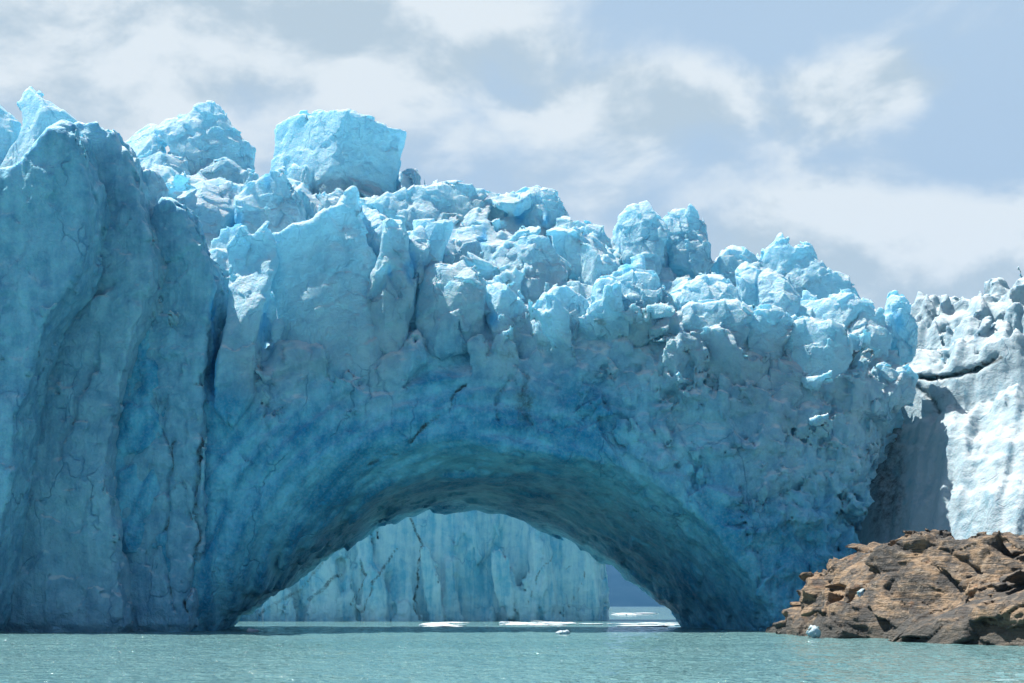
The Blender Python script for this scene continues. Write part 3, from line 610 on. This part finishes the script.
# ------------------------------------------------------------------ white glacier tongue at the right
TSK = np.array([(850, 335), (880, 325), (914, 319), (939, 297), (956, 292), (967, 303), (984, 299), (1006, 283), (1019, 300), (1040, 300), (1100, 270), (1200, 250)], float)
TC = [([(920, 377), (932, 379), (955, 376), (980, 368), (1000, 357)], 3.0, .9), ([(918, 386), (932, 400), (940, 412)], 3.0, .8), ([(905, 415), (930, 412), (960, 404), (1000, 400), (1030, 396)], 2.2, .5), ([(938, 430), (932, 450), (928, 462)], 3.0, .35)]
def tongue_f(P):
    x, y, z = P[:, 0], P[:, 1], P[:, 2]
    tz = CH+(HZ-np.interp(x, pxx(TSK[:, 0], 205), TSK[:, 1]))/F*205
    yb = np.interp(x, [36, 44, 55, 70, 90], [186, 180, 158, 147, 141])
    zb = np.interp(x, [36, 44, 56, 90], [3, 8, 9.5, 11])
    t = np.clip((y-yb)/(205-yb), -.1, 1)
    zt = zb+(tz-zb)*np.interp(t, [-.1, 0, .12, .42, .5, .55, 1], [-.25, 0, .17, .50, .53, .70, 1.0])
    f = (z-zt)*.75
    a = np.stack([(x-.9*z*.0)*.22+y*.1, y*.10-x*.05, z*.2], 1).astype(np.float32)
    sw = fbm(a, 1.0, 3, seed=3)*1.0
    dirn = np.stack([(x*.86-y*.5)*.50, (x*.5+y*.86)*.05, z*.03], 1).astype(np.float32)
    f = f+sw+fbm(dirn, 1.0, 4, seed=12)*1.4
    up = np.clip((t-.5)/.12, 0, 1)
    wp = P+np.stack([sw, sw, sw], 1)
    s, tl, e = cells(wp, (4.5, 4.5, 6), 4); s2, tl2, e2 = cells(wp, (2, 2, 2.6), 6)
    stz = np.clip(1-t*1.6, 0, 1); f = f+fbm(dirn*np.float32(2.7), 1, 3, seed=14)*.5*stz
    s3, tl3, e3 = cells(wp+np.float32(7.0), (3.2, 7.0, 6.0), 8)
    f = f+up*(s*.8+tl*2.4+s3*.7+tl3*1.6+fbm(P, .5, 3, seed=15)*.5)+(1-up)*(tl2*.22)
    gx = 512+x/y*F; gy = HZ-(z-CH)/y*F; gn = fbm(P, .4, 3, seed=4)*5
    for pts, wdt, dt in TC[:2]: f = f+np.clip(1-line_dist(gx+gn, gy+gn*.6, pts)/(wdt*1.2), 0, 1)*2.2
    f = np.maximum(f, 38+.2*z-x-np.clip(y-178, 0, 50)*.6+fbm(P, .15, 3, seed=6)*2)
    return np.maximum(np.maximum(f, yb-3-y), np.maximum(y-222, -1.8-z))
V, Q = mesh_solid(tongue_f, (37, 134, -2.2), (92, 224, 62), .36, None, 3.5)
td = np.zeros(len(V), np.float32); px = 512+V[:, 0]/V[:, 1]*F; py = HZ-(V[:, 2]-CH)/V[:, 1]*F
nn = fbm(V, .5, 3, seed=4)*7
for pts, wdt, dt in TC: td = np.maximum(td, dt*np.clip(1.4-line_dist(px+nn, py+nn*.6, pts)/wdt, 0, 1))
td = np.maximum(td, .50*np.exp(-(((px-952)/45)**2+((py-396)/11)**2))); td = np.maximum(td, .72*np.exp(-(((px-886)/24)**4+((py-470)/85)**4)))
td = np.maximum(td, .4*np.clip((V[:, 1] < 175)*(py-380)/100, 0, 1)*np.clip(fbm(np.stack([(px*.55+py*.83)*.10, (px*.83-py*.55)*.012, px*0], 1).astype(np.float32), 1, 4, seed=2)*2.6, 0, 1))
tag(to_object('glacier_tongue', V, Q, TONGUE, attrs={'dirt': td}), 'white sunlit glacier slope with dirt bands above the brown rocks', 'glacier')
print('tongue', round(time.time()-T0, 1))

# ------------------------------------------------------------------ rocks
def rock(name, label, outline, D, x0, x1, yb, slope, depth, seed, wl):
    q = np.array([pw(a, b, D) for a, b in outline])
    def f(P):
        x, y, z = P[:, 0], P[:, 1], P[:, 2]
        wp = P+np.stack([fbm(P, .25, 2, seed=seed), fbm(P, .25, 2, seed=seed+1), fbm(P, .25, 2, seed=seed+2)], 1)*1.3
        g = poly_sdf(x, z, q)*.9
        yf = np.interp(x, wl[0], wl[1])
        g = smax(g, (yf-y+np.clip(z, -2, 30)*slope)*.72, .5)
        g = np.maximum(g, y-D-depth)
        a = R(-30 if seed == 2 else 24); rx = wp[:, 0]*math.cos(a)+wp[:, 2]*math.sin(a); rz = -wp[:, 0]*math.sin(a)+wp[:, 2]*math.cos(a)
        B = np.stack([rx, wp[:, 1], rz], 1).astype(np.float32)
        s, tl, e = cells(B, (9.0, 5.0, 2.2), seed); s2, tl2, e2 = cells(B, (1.9, 1.6, .55), seed+4)
        return np.maximum(g+.5+s*.95+tl*1.5+s2*.14+tl2*.22+np.clip(.07-e, 0, .07)*5+fbm(P, .13, 5, seed=seed+5)*1.3, -1.5-z)
    V, Q = mesh_solid(f, (x0, min(wl[1])-4, -2), (x1, D+depth+1, q[:, 1].max()+2), .16, None, 2)
    return tag(to_object(name, V, Q, ROCK), label, 'rock', 'rocks on the shore')
rock('rock_outcrop', 'long brown fractured rock slope between the ice arch and the white glacier', [(800, 660), (806, 634), (822, 614), (836, 597), (850, 581), (868, 558), (890, 545), (915, 536), (940, 536), (958, 552), (978, 545), (1000, 544), (1024, 534), (1060, 525), (1180, 500), (1180, 700), (800, 700)], 140, 20, 62, 0, 1.0, 22, 2, ([25, 33, 40, 48, 62], [137, 131, 122, 112, 104]))
rock('rock_outcrop', 'darker layered rock point in front of the long brown rock slope', [(924, 648), (934, 632), (948, 620), (966, 611), (985, 600), (1000, 590), (1024, 575), (1080, 560), (1180, 530), (1180, 720), (924, 720)], 112, 30, 50, 0, .55, 10, 4, ([32, 37, 42, 50], [117, 107, 101, 94]))

# ------------------------------------------------------------------ loose ice on the shore and floes beyond the arch
def chunk(name, label, x, y, z, sx, sy, sz, seed, group, cat, mat, res=None):
    def f(P):
        p = (P-np.array([x, y, z], np.float32))
        s, tl, e = cells(P, (max(sx, .3)*.9,)*3, seed)
        g = np.sqrt((p[:, 0]/sx)**2+(p[:, 1]/sy)**2+(p[:, 2]/sz)**2)-1
        return (g+s*.35+tl*.5+fbm(P, 1/max(sx, .3), 2, seed=seed)*.35)*min(sx, sy, sz)
    m = 1.7
    V, Q = mesh_solid(f, (x-sx*m, y-sy*m, z-sz*m), (x+sx*m, y+sy*m, z+sz*m), res or max(min(sx, sy, sz)/6, sx/22), None, min(sx, sy, sz))
    if len(Q): return tag(to_object(name, V, Q, mat), label, cat, group)
chunk('ice_chunk', 'white ice chunk stranded at the waterline of the brown rocks', *pw(812, 630, 134)[:1], 133, .55, .55, .5, .6, 3, 'stranded ice on the rocks', 'ice chunk', TONGUE)
chunk('ice_chunk', 'small white ice lump resting halfway up the brown rocks', pw(860, 592, 137)[0], 136.2, pw(860, 594, 137)[1], .45, .5, .5, 5, 'stranded ice on the rocks', 'ice chunk', TONGUE)
frg = np.random.default_rng(5)
FL = 'white ice floe drifting on the water beyond the arch'
for i in range(36):
    px = frg.uniform(430, 676); D = frg.choice([frg.uniform(205, 262), frg.uniform(300, 640)]) if px > 600 else frg.uniform(205, 258)
    sx = frg.uniform(1.0, 4.2)*D/230; chunk('ice_floe', FL, (px-512)/F*D, D, .05, sx, sx*frg.uniform(.7, 1.6), frg.uniform(.10, .22)*D/230, i, 'ice floes beyond the arch', 'ice floe', TONGUE, res=sx/9)
for i, (px, D, lb) in enumerate(((252, 166, 'small white ice fragment floating at the left foot of the arch'), (563, 152, 'tiny white ice fragment floating in front of the tunnel mouth'))):
    chunk('ice_fragment', lb, (px-512)/F*D, D, .1, .7, .5, .28, 60+i, 'ice fragments on the lake', 'ice fragment', TONGUE, res=.06)
print('done', round(time.time()-T0, 1), sum(len(m.vertices) for m in bpy.data.meshes))
